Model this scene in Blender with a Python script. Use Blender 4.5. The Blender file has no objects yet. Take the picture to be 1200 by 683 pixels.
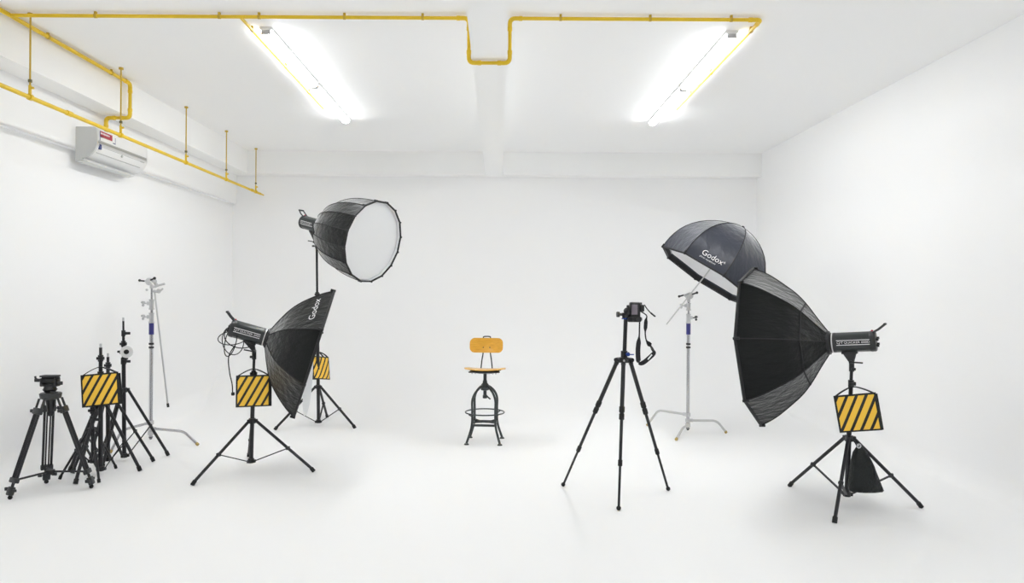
import bpy, bmesh, math, random
from mathutils import Vector, Matrix
random.seed(4)
V = Vector
PI = math.pi
sc = bpy.context.scene
COL = sc.collection
H = 1.45                      # camera height
FPX = 800.0                   # focal length in pixels of a 1200 px wide frame
PX0, PY0 = 585.0, 344.0       # vanishing point of the room
ROLL = math.radians(0.35)

def P(px, py, D):
    """world point seen at pixel (px, py) at depth D metres"""
    dx, dy = px - PX0, py - PY0
    c, s = math.cos(ROLL), math.sin(ROLL)
    return V(((dx*c + dy*s)*D/FPX, D, H - (-dx*s + dy*c)*D/FPX))

# ------------------------------------------------------------------ materials
def new_mat(name):
    m = bpy.data.materials.new(name); m.use_nodes = True
    nt = m.node_tree
    return m, nt, nt.nodes['Principled BSDF']

def mat(name, col, rough=0.5, metal=0.0, spec=0.5, bump=0.0, bscale=40.0, sheen=0.0, sr=0.4, var=0.0, coat=0.0, stretch=None):
    m, nt, b = new_mat(name)
    b.inputs['Base Color'].default_value = (*col, 1)
    b.inputs['Roughness'].default_value = rough
    b.inputs['Metallic'].default_value = metal
    b.inputs['Specular IOR Level'].default_value = spec
    if sheen:
        b.inputs['Sheen Weight'].default_value = sheen
        b.inputs['Sheen Roughness'].default_value = sr
    if coat:
        b.inputs['Coat Weight'].default_value = coat
        b.inputs['Coat Roughness'].default_value = 0.15
    if bump or var:
        tc = nt.nodes.new('ShaderNodeTexCoord')
        mp = nt.nodes.new('ShaderNodeMapping')
        if stretch: mp.inputs['Scale'].default_value = stretch
        nt.links.new(tc.outputs['Object'], mp.inputs['Vector'])
        n = nt.nodes.new('ShaderNodeTexNoise')
        n.inputs['Scale'].default_value = bscale
        n.inputs['Detail'].default_value = 5
        nt.links.new(mp.outputs['Vector'], n.inputs['Vector'])
        if bump:
            bp = nt.nodes.new('ShaderNodeBump')
            bp.inputs['Strength'].default_value = bump
            bp.inputs['Distance'].default_value = 0.02
            nt.links.new(n.outputs['Fac'], bp.inputs['Height'])
            nt.links.new(bp.outputs['Normal'], b.inputs['Normal'])
        if var:
            r = nt.nodes.new('ShaderNodeValToRGB')
            r.color_ramp.elements[0].position = 0.3; r.color_ramp.elements[1].position = 0.7
            r.color_ramp.elements[0].color = (*[c*(1-var) for c in col], 1)
            r.color_ramp.elements[1].color = (*[min(1, c*(1+var)) for c in col], 1)
            nt.links.new(n.outputs['Fac'], r.inputs['Fac'])
            nt.links.new(r.outputs['Color'], b.inputs['Base Color'])
    return m

def emit_mat(name, col, strength):
    m, nt, b = new_mat(name)
    b.inputs['Base Color'].default_value = (0.9, 0.9, 0.9, 1)
    b.inputs['Emission Color'].default_value = (*col, 1)
    b.inputs['Emission Strength'].default_value = strength
    return m

def wood_mat(name, c1, c2):
    m, nt, b = new_mat(name)
    tc = nt.nodes.new('ShaderNodeTexCoord'); mp = nt.nodes.new('ShaderNodeMapping')
    mp.inputs['Scale'].default_value = (2.0, 14.0, 22.0)
    n = nt.nodes.new('ShaderNodeTexNoise'); n.inputs['Scale'].default_value = 5; n.inputs['Detail'].default_value = 6
    r = nt.nodes.new('ShaderNodeValToRGB')
    r.color_ramp.elements[0].position = .35; r.color_ramp.elements[1].position = .68
    r.color_ramp.elements[0].color = (*c1, 1); r.color_ramp.elements[1].color = (*c2, 1)
    nt.links.new(tc.outputs['Object'], mp.inputs['Vector']); nt.links.new(mp.outputs['Vector'], n.inputs['Vector'])
    nt.links.new(n.outputs['Fac'], r.inputs['Fac']); nt.links.new(r.outputs['Color'], b.inputs['Base Color'])
    b.inputs['Roughness'].default_value = .38
    b.inputs['Coat Weight'].default_value = .3
    return m

def stripe_mat(name, yellow, black, period, k, duty, hx, z0, z1, phase):
    """diagonal hazard stripes with a black border, in the pouch's own coordinates"""
    m, nt, b = new_mat(name)
    N, Lk = nt.nodes, nt.links
    tc = N.new('ShaderNodeTexCoord'); sp = N.new('ShaderNodeSeparateXYZ')
    Lk.new(tc.outputs['Object'], sp.inputs[0])
    def mth(op, a, bb=None):
        n = N.new('ShaderNodeMath'); n.operation = op
        for i, x in enumerate((a, bb)):
            if x is None: continue
            if isinstance(x, (int, float)): n.inputs[i].default_value = x
            else: Lk.new(x, n.inputs[i])
        return n.outputs[0]
    v = mth('SUBTRACT', sp.outputs['X'], mth('MULTIPLY', sp.outputs['Z'], k))
    v = mth('FRACT', mth('ADD', mth('DIVIDE', v, period), phase))
    s = mth('LESS_THAN', v, duty)
    s = mth('MULTIPLY', s, mth('LESS_THAN', mth('ABSOLUTE', sp.outputs['X']), hx))
    s = mth('MULTIPLY', s, mth('LESS_THAN', sp.outputs['Z'], z1))
    s = mth('MULTIPLY', s, mth('GREATER_THAN', sp.outputs['Z'], z0))
    sn = N.new('ShaderNodeSeparateXYZ'); Lk.new(tc.outputs['Normal'], sn.inputs[0])
    s = mth('MULTIPLY', s, mth('GREATER_THAN', mth('MULTIPLY', sn.outputs['Y'], sp.outputs['Y']), .006))
    mx = N.new('ShaderNodeMix'); mx.data_type = 'RGBA'
    Lk.new(s, mx.inputs[0])
    mx.inputs[6].default_value = (*black, 1); mx.inputs[7].default_value = (*yellow, 1)
    Lk.new(mx.outputs[2], b.inputs['Base Color'])
    b.inputs['Roughness'].default_value = .55
    return m

M = {}
M['wall'] = mat('white_paint', (.92, .92, .92), .7, bump=.012, bscale=3)
M['floor'] = mat('white_floor_paint', (.92, .92, .92), .7, bump=.012, bscale=3)
M['ceil'] = mat('white_ceiling_paint', (.94, .94, .935), .8, bump=.02, bscale=3)
M['beam'] = mat('white_beam_paint', (.94, .94, .93), .8)
M['rear'] = mat('grey_rear_wall', (.09, .09, .09), .8)
M['yellow'] = mat('yellow_pipe_paint', (.78, .53, .015), .4, var=.05, bscale=8)
M['yellow_dark'] = mat('worn_yellow_clip', (.55, .37, .03), .5)
M['brass'] = mat('dull_olive_steel', (.16, .14, .06), .5, .6)
M['black'] = mat('black_anodised_metal', (.012, .012, .014), .38, .0, .5)
M['black_tube'] = mat('black_painted_tube', (.012, .012, .015), .36, .0, .5)
M['rubber'] = mat('black_rubber', (.012, .012, .012), .7)
M['dark_grey'] = mat('dark_grey_plastic', (.026, .028, .030), .42)
M['strobe'] = mat('charcoal_flash_housing', (.030, .036, .036), .32, .25, .6)
M['fabric'] = mat('black_softbox_nylon', (.003, .0042, .0042), .36, bump=.45, bscale=9, sheen=1.0, sr=.34, spec=.2, stretch=(1, 3, 3))
M['umbrella'] = mat('blue_grey_umbrella_nylon', (.024, .028, .044), .36, bump=.40, bscale=9, sheen=1.0, sr=.36, spec=.4, stretch=(2, 2, 1))
M['piping'] = mat('black_piping', (.008, .008, .009), .6)
M['silver_cloth'] = mat('silver_lining_cloth', (.92, .92, .93), .5, .0, bump=.5, bscale=26)
M['diffuser'] = mat('white_diffuser_cloth', (.80, .81, .82), .8, bump=.25, bscale=3)
M['chrome'] = mat('chrome_steel', (.50, .50, .52), .22, 1.0)
M['satin'] = mat('satin_aluminium', (.60, .60, .61), .34, .95)
M['pale'] = mat('pale_grey_metal', (.58, .58, .57), .40, .5)
M['blue'] = mat('blue_sticker', (.035, .035, .20), .4)
M['blue_knob'] = mat('blue_anodised_ring', (.02, .06, .30), .3, .5)
M['white_plastic'] = mat('white_plastic', (.80, .80, .80), .35)
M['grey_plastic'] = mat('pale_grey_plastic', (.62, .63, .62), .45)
M['ac_seam'] = mat('grey_seam', (.50, .50, .48), .6)
M['cap'] = mat('grey_end_cap', (.48, .48, .5), .5)
M['text'] = mat('white_print', (.85, .85, .86), .6)
M['red'] = mat('red_print', (.42, .03, .06), .5)
M['navy'] = mat('navy_print', (.06, .08, .22), .5)
M['wood'] = wood_mat('honey_plywood', (.72, .36, .028), (.86, .46, .045))
M['wood_edge'] = wood_mat('pale_ply_edge', (.82, .45, .09), (.90, .54, .15))
M['gunmetal'] = mat('gunmetal_steel', (.055, .062, .062), .36, .55)
M['bag'] = mat('black_canvas', (.010, .013, .013), .8, bump=.5, bscale=60, sheen=.15)
M['lcd'] = mat('lcd_glass', (.22, .19, .22), .15, coat=.5)
M['strap'] = mat('black_webbing', (.012, .012, .016), .7)
M['stripe'] = stripe_mat('yellow_black_hazard_cloth', (.95, .585, .055), (.010, .010, .011), .060, .56, .66, .1165, -.283, -.057, .1)
M['tube_light'] = emit_mat('lit_lamp_diffuser', (.965, .985, 1), 26.0)
M['copper'] = mat('brass_foot', (.45, .33, .12), .4, .7)

# ------------------------------------------------------------------ mesh builder
OFF = {}                      # world position of every object's origin

class MB:
    def __init__(self, Mx=None):
        self.bm = bmesh.new(); self.M = Mx or Matrix.Identity(4)
    def v(self, p): return self.bm.verts.new(self.M @ V(p))
    def face(self, vs):
        try: return self.bm.faces.new(vs)
        except ValueError: return None
    def box(self, c, size, rot=None, bev=0.0, taper=None):
        c = V(c); R = rot or Matrix.Identity(3)
        hx, hy, hz = (s/2 for s in size)
        tx, ty = taper or (1, 1)
        vs = []
        for z in (-1, 1):
            for x, y in ((-1, -1), (1, -1), (1, 1), (-1, 1)):
                kx, ky = (tx, ty) if z > 0 else (1, 1)
                vs.append(self.v(c + R @ V((x*hx*kx, y*hy*ky, z*hz))))
        fs = [self.face(vs[0:4]), self.face(vs[4:8])]
        for i in range(4):
            j = (i+1) % 4
            fs.append(self.face([vs[i], vs[j], vs[4+j], vs[4+i]]))
        if bev:
            ed = list({e for f in fs for e in f.edges})
            bmesh.ops.bevel(self.bm, geom=ed, offset=bev, segments=2, affect='EDGES', profile=.5)
        return self
    def ring_loft(self, rings, closed=False, caps=True):
        n = len(rings[0])
        m = len(rings)
        for i in range(m if closed else m-1):
            a, b = rings[i], rings[(i+1) % m]
            for k in range(n):
                l = (k+1) % n
                self.face([a[k], a[l], b[l], b[k]])
        if caps and not closed:
            self.face(list(reversed(rings[0]))); self.face(rings[-1])
        return self
    def tube(self, pts, r, n=10, closed=False, caps=True):
        pts = [V(p) for p in pts]
        m = len(pts)
        rr = r if isinstance(r, (list, tuple)) else [r]*m
        tang = []
        for i in range(m):
            if closed: t = pts[(i+1) % m] - pts[i-1]
            elif i == 0: t = pts[1]-pts[0]
            elif i == m-1: t = pts[-1]-pts[-2]
            else: t = (pts[i+1]-pts[i]).normalized() + (pts[i]-pts[i-1]).normalized()
            tang.append(t.normalized() if t.length > 1e-9 else V((0, 0, 1)))
        a = V((0, 0, 1)) if abs(tang[0].z) < .9 else V((1, 0, 0))
        e = tang[0].cross(a).normalized()
        rings = []
        for i in range(m):
            e = (e - tang[i]*e.dot(tang[i]))
            e = e.normalized() if e.length > 1e-6 else tang[i].orthogonal().normalized()
            f = tang[i].cross(e)
            rings.append([self.v(pts[i] + (e*math.cos(2*PI*k/n) + f*math.sin(2*PI*k/n))*rr[i]) for k in range(n)])
        return self.ring_loft(rings, closed, caps)
    def cyl(self, p0, p1, r0, r1=None, n=14):
        return self.tube([p0, p1], [r0, r0 if r1 is None else r1], n)
    def lathe(self, prof, n=24, frame=None, phase=0.0, closed=False, caps=True):
        """prof: (axial, radius); frame: (origin, axis, e1, e2)"""
        O, A, E1, E2 = frame or (V((0, 0, 0)), V((0, 0, 1)), V((1, 0, 0)), V((0, 1, 0)))
        rings = []
        for s, r in prof:
            rings.append([self.v(O + A*s + (E1*math.cos(phase+2*PI*k/n) + E2*math.sin(phase+2*PI*k/n))*max(r, 1e-4)) for k in range(n)])
        return self.ring_loft(rings, closed, caps)
    def sphere(self, c, r, n=14, sz=(1, 1, 1)):
        c = V(c); rings = []
        for i in range(1, 8):
            t = PI*i/8
            rings.append([self.v(c + V((math.sin(t)*math.cos(2*PI*k/n)*r*sz[0], math.sin(t)*math.sin(2*PI*k/n)*r*sz[1], -math.cos(t)*r*sz[2]))) for k in range(n)])
        self.ring_loft(rings, caps=False)
        b, tp = self.v(c+V((0, 0, -r*sz[2]))), self.v(c+V((0, 0, r*sz[2])))
        for k in range(n):
            l = (k+1) % n
            self.face([rings[0][l], rings[0][k], b]); self.face([rings[-1][k], rings[-1][l], tp])
        return self
    def ribbon(self, pts, w, t, side):
        """flat band of width w and thickness t; side: width direction, or a list of them"""
        pts = [V(p) for p in pts]; m = len(pts); rings = []
        ww = w if isinstance(w, (list, tuple)) else [w]*m
        for i in range(m):
            tg = (pts[min(i+1, m-1)] - pts[max(i-1, 0)]).normalized()
            s = V(side[i] if isinstance(side, list) else side)
            s = (s - tg*s.dot(tg)).normalized()
            nn = tg.cross(s)
            rings.append([self.v(pts[i] + s*a*ww[i]/2 + nn*b*t/2) for a, b in ((-1, -1), (1, -1), (1, 1), (-1, 1))])
        return self.ring_loft(rings)
    def prism(self, poly, d, x=None, y=None, o=None):
        """polygon (2-D list) in the plane o + x*u + y*v pushed by vector d"""
        x = V(x or (1, 0, 0)); y = V(y or (0, 0, 1)); o = V(o or (0, 0, 0)); d = V(d)
        a = [self.v(o + x*u + y*w) for u, w in poly]
        b = [self.v(o + x*u + y*w + d) for u, w in poly]
        return self.ring_loft([a, b])
    def mesh(self, name, m, off, smooth=True, ang=32):
        bmesh.ops.recalc_face_normals(self.bm, faces=self.bm.faces)
        me = bpy.data.meshes.new(name)
        for vert in self.bm.verts: vert.co -= off
        self.bm.to_mesh(me); self.bm.free()
        if smooth:
            me.polygons.foreach_set('use_smooth', [True]*len(me.polygons))
            me.set_sharp_from_angle(angle=math.radians(ang))
        me.materials.append(m)
        return me
    def build(self, name, m, parent=None, label=None, origin=None, smooth=True, ang=32):
        off = OFF[parent.name] if parent is not None else V(origin or (0, 0, 0))
        me = self.mesh(name, m, off, smooth, ang)
        o = bpy.data.objects.new(name, me); COL.objects.link(o)
        if parent is not None:
            o.parent = parent; OFF[o.name] = off
        else:
            o.location = off; OFF[o.name] = off
        if label: o['label'] = label
        return o

def tag(o, label, cat, group=None):
    o['label'] = label; o['category'] = cat
    if group: o['group'] = group
    return o

def thing(name, label, cat, loc=(0, 0, 0), group=None):
    o = bpy.data.objects.new(name, None); COL.objects.link(o)
    o.location = V(loc); o.empty_display_size = .1
    OFF[o.name] = V(loc)
    return tag(o, label, cat, group)

def structure(o):
    o['kind'] = 'structure'; return o

def text_geo(s, size):
    cu = bpy.data.curves.new('lettering', 'FONT'); cu.body = s; cu.size = size
    cu.align_x = 'CENTER'; cu.align_y = 'CENTER'
    cu.resolution_u = 3
    ob = bpy.data.objects.new('lettering', cu); COL.objects.link(ob)
    dg = bpy.context.evaluated_depsgraph_get()
    me = bpy.data.meshes.new_from_object(ob.evaluated_get(dg))
    vs = [tuple(v.co) for v in me.vertices]; fs = [tuple(p.vertices) for p in me.polygons]
    bpy.data.objects.remove(ob); bpy.data.curves.remove(cu); bpy.data.meshes.remove(me)
    return vs, fs

def add_text(b, s, size, fn, sx=1.0):
    vs, fs = text_geo(s, size)
    bv = [b.v(fn(x*sx, y)) for x, y, z in vs]
    for f in fs: b.face([bv[i] for i in f])
    return b

def bez(p0, p1, p2, p3, n=10):
    p0, p1, p2, p3 = V(p0), V(p1), V(p2), V(p3)
    out = []
    for i in range(n+1):
        t = i/n; u = 1-t
        out.append(p0*u**3 + p1*3*u*u*t + p2*3*u*t*t + p3*t**3)
    return out

def spline(pts, n=8):
    pts = [V(p) for p in pts]; out = []
    for i in range(len(pts)-1):
        a = pts[max(i-1, 0)]; b = pts[i]; c = pts[i+1]; d = pts[min(i+2, len(pts)-1)]
        out += bez(b, b+(c-a)/6, c-(d-b)/6, c, n)[:-1]
    return out + [pts[-1]]

def bend(pts, r=.03, n=5):
    """round the corners of a polyline"""
    pts = [V(p) for p in pts]; out = [pts[0]]
    for i in range(1, len(pts)-1):
        a, b, c = pts[i-1], pts[i], pts[i+1]
        d1 = (a-b); d2 = (c-b); k = min(r, d1.length/2, d2.length/2)
        p, q = b+d1.normalized()*k, b+d2.normalized()*k
        for j in range(n+1):
            t = j/n
            out.append(p*(1-t)**2 + b*2*t*(1-t) + q*t*t)
    return out + [pts[-1]]

# ------------------------------------------------------------------ room
HC = 1.965; CZ = H + HC                 # ceiling
BB = H + 1.645                          # underside of the beams
XL, XLU, XLB = -3.77, -3.72, -3.50      # left wall lower, upper, beam face
XR = 3.63
YB, YBB = 9.65, 9.47                    # back wall, back beam face
YF = -3.2
LEDGE = H + 1.24

b = MB(); b.box(((XL+XR)/2, (YF+YB)/2, -.06), (XR-XL+.4, YB-YF+.4, .12))
structure(b.build('floor', M['floor']))
b = MB(); b.box(((XL+XR)/2, (YF+YB)/2, CZ+.06), (XR-XL+.4, YB-YF+.4, .12))
structure(b.build('ceiling', M['ceil']))

def cove_wall(prof, ext, name, m, thick):
    b = MB(); rings = []
    xo = prof[-1][0]+thick[0]; back = [(xo, prof[-1][1]), (xo, prof[0][1])]
    for e in ext: rings.append([b.v(e(p)) for p in prof + back])
    b.ring_loft(rings)
    return structure(b.build(name, m, ang=40))
def arc(x0, s, r, n=14):          # quarter cove from the floor up a wall at x0; s = side the room lies on
    return [(x0 + s*r*(1-math.sin(PI/2*i/n)), r*(1-math.cos(PI/2*i/n))) for i in range(n+1)]
def eased(x0, s, w, n=48):        # cove whose curvature grows from nothing and fades out again
    pts = [(0.0, 0.0)]
    for i in range(n):
        t = (i+.5)/n; a = PI/2*t*t*(3-2*t)
        pts.append((pts[-1][0]+math.cos(a), pts[-1][1]+math.sin(a)))
    k = w/pts[-1][0]
    return [(x0 - s*(-w) - s*p[0]*k, p[1]*k) for p in pts]
prof = eased(YB, -1, 1.7) + [(YB, CZ)]
cove_wall(prof, [lambda p: V((XL-.1, p[0], p[1])), lambda p: V((XR+.1, p[0], p[1]))], 'wall_back', M['wall'], (.1, 0))
prof = arc(XR, -1, .15) + [(XR, CZ)]
cove_wall(prof, [lambda p: V((p[0], YF, p[1])), lambda p: V((p[0], YB, p[1]))], 'wall_right', M['wall'], (.1, 0))
prof = arc(XL, 1, .22) + [(XL, LEDGE), (XLU, LEDGE), (XLU, CZ)]
cove_wall(prof, [lambda p: V((p[0], YF, p[1])), lambda p: V((p[0], YB, p[1]))], 'wall_left', M['wall'], (-.15, 0))
b = MB(); b.box(((XL+XR)/2, YF-.05, CZ/2), (XR-XL+.2, .1, CZ))
structure(b.build('wall_front', M['rear']))
b = MB(); b.box((XLU/2+XLB/2, (YF+YB)/2, (BB+CZ)/2), (XLB-XLU, YB-YF, CZ-BB))
structure(b.build('trim_1', M['beam']))
b = MB(); b.box(((XLB+XR)/2, (YB+YBB)/2, (BB+CZ)/2), (XR-XLB, YB-YBB, CZ-BB))
structure(b.build('trim_2', M['beam']))
BX0, BX1 = -.200, .040
b = MB(); b.box(((BX0+BX1)/2, (3.89+YBB)/2, (BB+CZ)/2), (BX1-BX0, YBB-3.89, CZ-BB))
structure(b.build('trim_3', M['beam']))
b = MB(); b.box(((XLB+XR)/2, 3.70, (BB+CZ)/2), (XR-XLB, .38, CZ-BB))
structure(b.build('trim_4', M['beam']))

# ------------------------------------------------------------------ ceiling lamps
def batten(x, y, label):
    t = thing('ceiling_light', label, 'ceiling light', (x, y, CZ-.085), 'tube lamps on the ceiling')
    L = 1.30
    b = MB(); b.box((x, y, CZ-.012), (.088, L, .024), bev=.003); b.build('housing', M['white_plastic'], t)
    b = MB()
    pr = [(.043*math.cos(a), -.024-.034*math.sin(a)) for a in [PI*i/12 for i in range(13)]]
    b.prism(pr, (0, L-.024, 0), o=(x, y-L/2+.012, CZ)); b.build('diffuser', M['tube_light'], t)
    for s in (-1, 1):
        b = MB(); b.box((x, y+s*(L/2-.008), CZ-.040), (.072, .014, .034), bev=.004); b.build('end_cap', M['cap'], t)
    return t
LX, RX = -1.74, 1.72
batten(LX, 5.70, 'lit tube lamp by the air conditioner side, end nearer the crosswise yellow pipe')
batten(LX, 7.05, 'lit tube lamp by the air conditioner side, end nearer the back wall')
batten(RX, 5.72, 'lit tube lamp beside the bare plain wall, end nearer the crosswise yellow pipe')
batten(RX, 7.07, 'lit tube lamp beside the bare plain wall, end nearer the back wall')
for x in (LX, RX):  # extra battens out of view, added to fill the room with light
    for y in (-.7, .65):
        batten(x, y, 'added unseen fill lamp on the ceiling bay in front of the near beam')

# ------------------------------------------------------------------ yellow pipes
def coupling(b, p, d, r, l=.022):
    p, d = V(p), V(d).normalized()
    b.cyl(p-d*l, p+d*l, r, n=14)
# cross conduit on the ceiling, wrapping the middle beam
YC = 4.80; zc = CZ-.030; xc = -3.45; rc = .0128
def conduit(name, label, pts, r, clips, parent=None, rb=.05):
    pts = [V(p) for p in pts]
    t = thing(name, label, 'pipe', V((pts[0].x, pts[0].y, min(p.z for p in pts)-r)), 'yellow pipes')
    b = MB(); b.tube(bend(pts, rb), r, 12); b.build('pipe_run', M['yellow'], t)
    for i in range(1, len(pts)-1):
        c = pts[i]; d1 = (pts[i-1]-c).normalized(); d2 = (pts[i+1]-c).normalized()
        b = MB(); b.tube(bend([c+d1*.075, c, c+d2*.075], .05), r*1.18, 12)
        coupling(b, c+d1*.075, d1, r*1.32, .012); coupling(b, c+d2*.075, d2, r*1.32, .012)
        b.build('elbow', M['yellow'], t)
    for p, d, up in clips:
        b = MB(); coupling(b, p, d, r*1.22, .009)
        p = V(p); up = V(up)
        b.box(p+up*(r+.008), (.016, .016, .018))
        b.build('clip', M['yellow_dark'], t)
    return t
up = (0, 0, 1); ex = (1, 0, 0); ey = (0, 1, 0)
zb = BB-.024
conduit('conduit_pipe', 'yellow conduit crossing the ceiling above the hung pipe and looping under the middle beam', 
        [(xc, YC, zc), (BX0-.024, YC, zc), (BX0-.024, YC, zb), (BX1+.024, YC, zb), (BX1+.024, YC, zc), (1.83, YC, zc), (1.84, 7.14, zc)], rc,
        [((x, YC, zc), ex, up) for x in (-2.85, -1.98, -1.7, -1.1, -.55, .42, 1.05, 1.62)] + [((1.832, 5.0, zc), ey, up), ((1.835, 5.95, zc), ey, up), ((1.838, 6.6, zc), ey, up)])
conduit('conduit_pipe', 'yellow conduit along the near edge of the tube lamps by the air conditioner side',
        [(-1.83, YC, zc-.004), (-1.855, 7.16, zc-.004)], rc*.9,
        [((-1.832, 5.03, zc-.004), ey, up), ((-1.84, 5.85, zc-.004), ey, up), ((-1.85, 6.6, zc-.004), ey, up)])
ye = 6.36
conduit('conduit_pipe', 'yellow conduit running along the wall beam and dropping behind the air conditioner',
        [(xc, YF+.1, zc), (xc, ye, zc), (xc, ye, BB-.03), (-3.672, ye, BB-.03), (-3.672, ye, 2.86)], .0155,
        [((xc, 5.2, zc), ey, up), ((xc, 6.05, zc), ey, up), ((xc, 4.55, zc), ey, up)])
# hung pipe with threaded hanger rods
xp, zp, rp = -3.335, H+1.372, .0158
t = thing('hung_pipe', 'yellow pipe hung on thin rods in front of the air conditioner', 'pipe', (xp, 3.0, zp-rp), 'yellow pipes')
b = MB(); b.tube([(xp, YF+.05, zp), (xp-.005, YB-.12, zp)], rp, 14); b.build('pipe_run', M['yellow'], t)
for y in (3.6, 5.28, 9.2):
    b = MB(); coupling(b, (xp, y, zp), ey, rp*1.3, .03); b.build('coupling', M['yellow'], t)
b = MB(); b.cyl((xp-.005, YB-.13, zp), (xp-.005, YB-.002, zp), rp*.6); b.build('end_stub', M['yellow'], t)
for y in (1.0, 2.6, 4.84, 6.00, 7.25, 8.32, 9.33):
    b = MB(); b.cyl((xp, y, zp+.08), (xp, y, CZ-.012), .0062, n=10); b.cyl((xp, y, CZ-.016), (xp, y, CZ), .019, n=16)
    h = b.build('hanger_rod', M['yellow_dark'], t)
    b = MB()
    b.cyl((xp, y-.012, zp), (xp, y+.012, zp), rp*1.45, n=16)
    b.box((xp, y, zp+.05), (.016, .018, .07), bev=.003)
    b.build('clamp', M['yellow'], h)
    b = MB(); b.cyl((xp, y, zp+.105), (xp, y, zp+.125), .013, n=6); b.build('nut', M['brass'], h)
    b = MB(); b.cyl((xp-.004, y, zp+.065), (xp+.026, y, zp+.065), .009, n=6); b.build('bolt', M['yellow'], h)

# ------------------------------------------------------------------ air conditioner
AY0, AY1, AZ0, AZ1, AX = 5.98, 6.84, H+1.135, H+1.44, XLU
ac = thing('air_conditioner', 'white wall air conditioner with a red and white sticker, under the yellow pipes', 'air conditioner', (AX, (AY0+AY1)/2, AZ0))
hh = AZ1-AZ0
pr = [(0, 0), (0, hh), (.160, hh), (.180, hh-.012), (.186, hh-.03), (.188, hh*.62)]
pr += [(.188-.13*(1-math.cos(a))*1.0 - 0*a, hh*.62 - hh*.50*math.sin(a)) for a in [PI/2*i/8 for i in range(1, 9)]]
pr += [(.06, .02)]
b = MB(); b.prism(pr, (0, AY1-AY0-.04, 0), o=(AX, AY0+.02, AZ0)); b.build('body', M['white_plastic'], ac)
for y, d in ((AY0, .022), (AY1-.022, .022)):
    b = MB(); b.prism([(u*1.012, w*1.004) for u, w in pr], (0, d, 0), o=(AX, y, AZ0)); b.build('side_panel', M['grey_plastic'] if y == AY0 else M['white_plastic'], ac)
b = MB(); b.box((AX+.1885, (AY0+AY1)/2, AZ0+hh*.60), (.006, AY1-AY0-.05, .022)); b.build('panel_seam', M['ac_seam'], ac)
a0 = PI/2*.62
def acs(a, o=.002): return V((AX+.188-.13*(1-math.cos(a))+o*math.cos(a), 0, AZ0+hh*.62-hh*.50*math.sin(a)-o*math.sin(a)))
b = MB()
for a, w in ((.30, .003), (.72, .006)):
    p = acs(a, 0)
    b.box((p.x, (AY0+AY1)/2-.02, p.z), (w, AY1-AY0-.13, w))
b.build('vane_line', M['ac_seam'], ac)
b = MB(); b.box((AX+.05, (AY0+AY1)/2-.06, AZ0+.006), (.10, AY1-AY0-.14, .016), bev=.004); b.build('mounting_plate', M['grey_plastic'], ac)
sy = AY0+.035; sx = AX+.1885
b = MB(); b.box((sx+.0008, sy+.125, AZ0+hh*.79), (.002, .27, .100)); st = b.build('sticker', M['white_plastic'], ac)
b = MB(); b.box((sx+.0025, sy+.105, AZ0+hh*.835), (.001, .185, .052)); b.build('red_panel', M['red'], st, 'red band of the sticker')
b = MB()
for i in range(9): b.box((sx+.0035, sy+.022+i*.0155, AZ0+hh*.85+.002), (.001, .010, .012 if i % 3 else .016))
b.build('lettering', M['text'], st)
b = MB()
for i in range(7): b.box((sx+.0025, sy+.05+i*.013, AZ0+hh*.745), (.001, .009, .004))
b.build('small_lettering', M['ac_seam'], st)
b = MB(); b.box((sx+.0025, sy+.006, AZ0+hh*.78), (.001, .010, .085)); b.build('blue_edge', M['navy'], st)
b = MB(); b.box((sx+.0025, sy+.030, AZ0+hh*.77), (.001, .018, .020)); b.build('emblem', M['navy'], st)
b = MB(); b.box((sx+.0025, sy+.246, AZ0+hh*.78), (.001, .006, .06)); b.box((sx+.0025, sy+.225, AZ0+hh*.70), (.001, .035, .008)); b.build('print', M['navy'], st)
b = MB(); b.box((sx-.0005, sy+.022, AZ0+hh*.50), (.002, .030, .020)); b.box((sx-.006, sy+.022, AZ0+hh*.43), (.014, .028, .026)); b.build('badge', M['navy'], ac)
b = MB(); b.cyl((sx-.012, (AY0+AY1)/2-.02, AZ0+hh*.42), (sx-.002, (AY0+AY1)/2-.02, AZ0+hh*.42), .012); b.build('emblem', M['ac_seam'], ac)
b = MB(); b.box((sx-.006, AY1-.09, AZ0+hh*.47), (.008, .07, .008)); b.build('printed_mark', M['ac_seam'], ac)

# ------------------------------------------------------------------ stands
def knob(b, p, d, r=.013, l=.03):
    p, d = V(p), V(d).normalized()
    b.cyl(p, p+d*l, r*.4, n=8)
    s = d.orthogonal().normalized()
    b.box(p+d*l, (r*2.6, r*.9, r*1.7), bev=r*.25)

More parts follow.
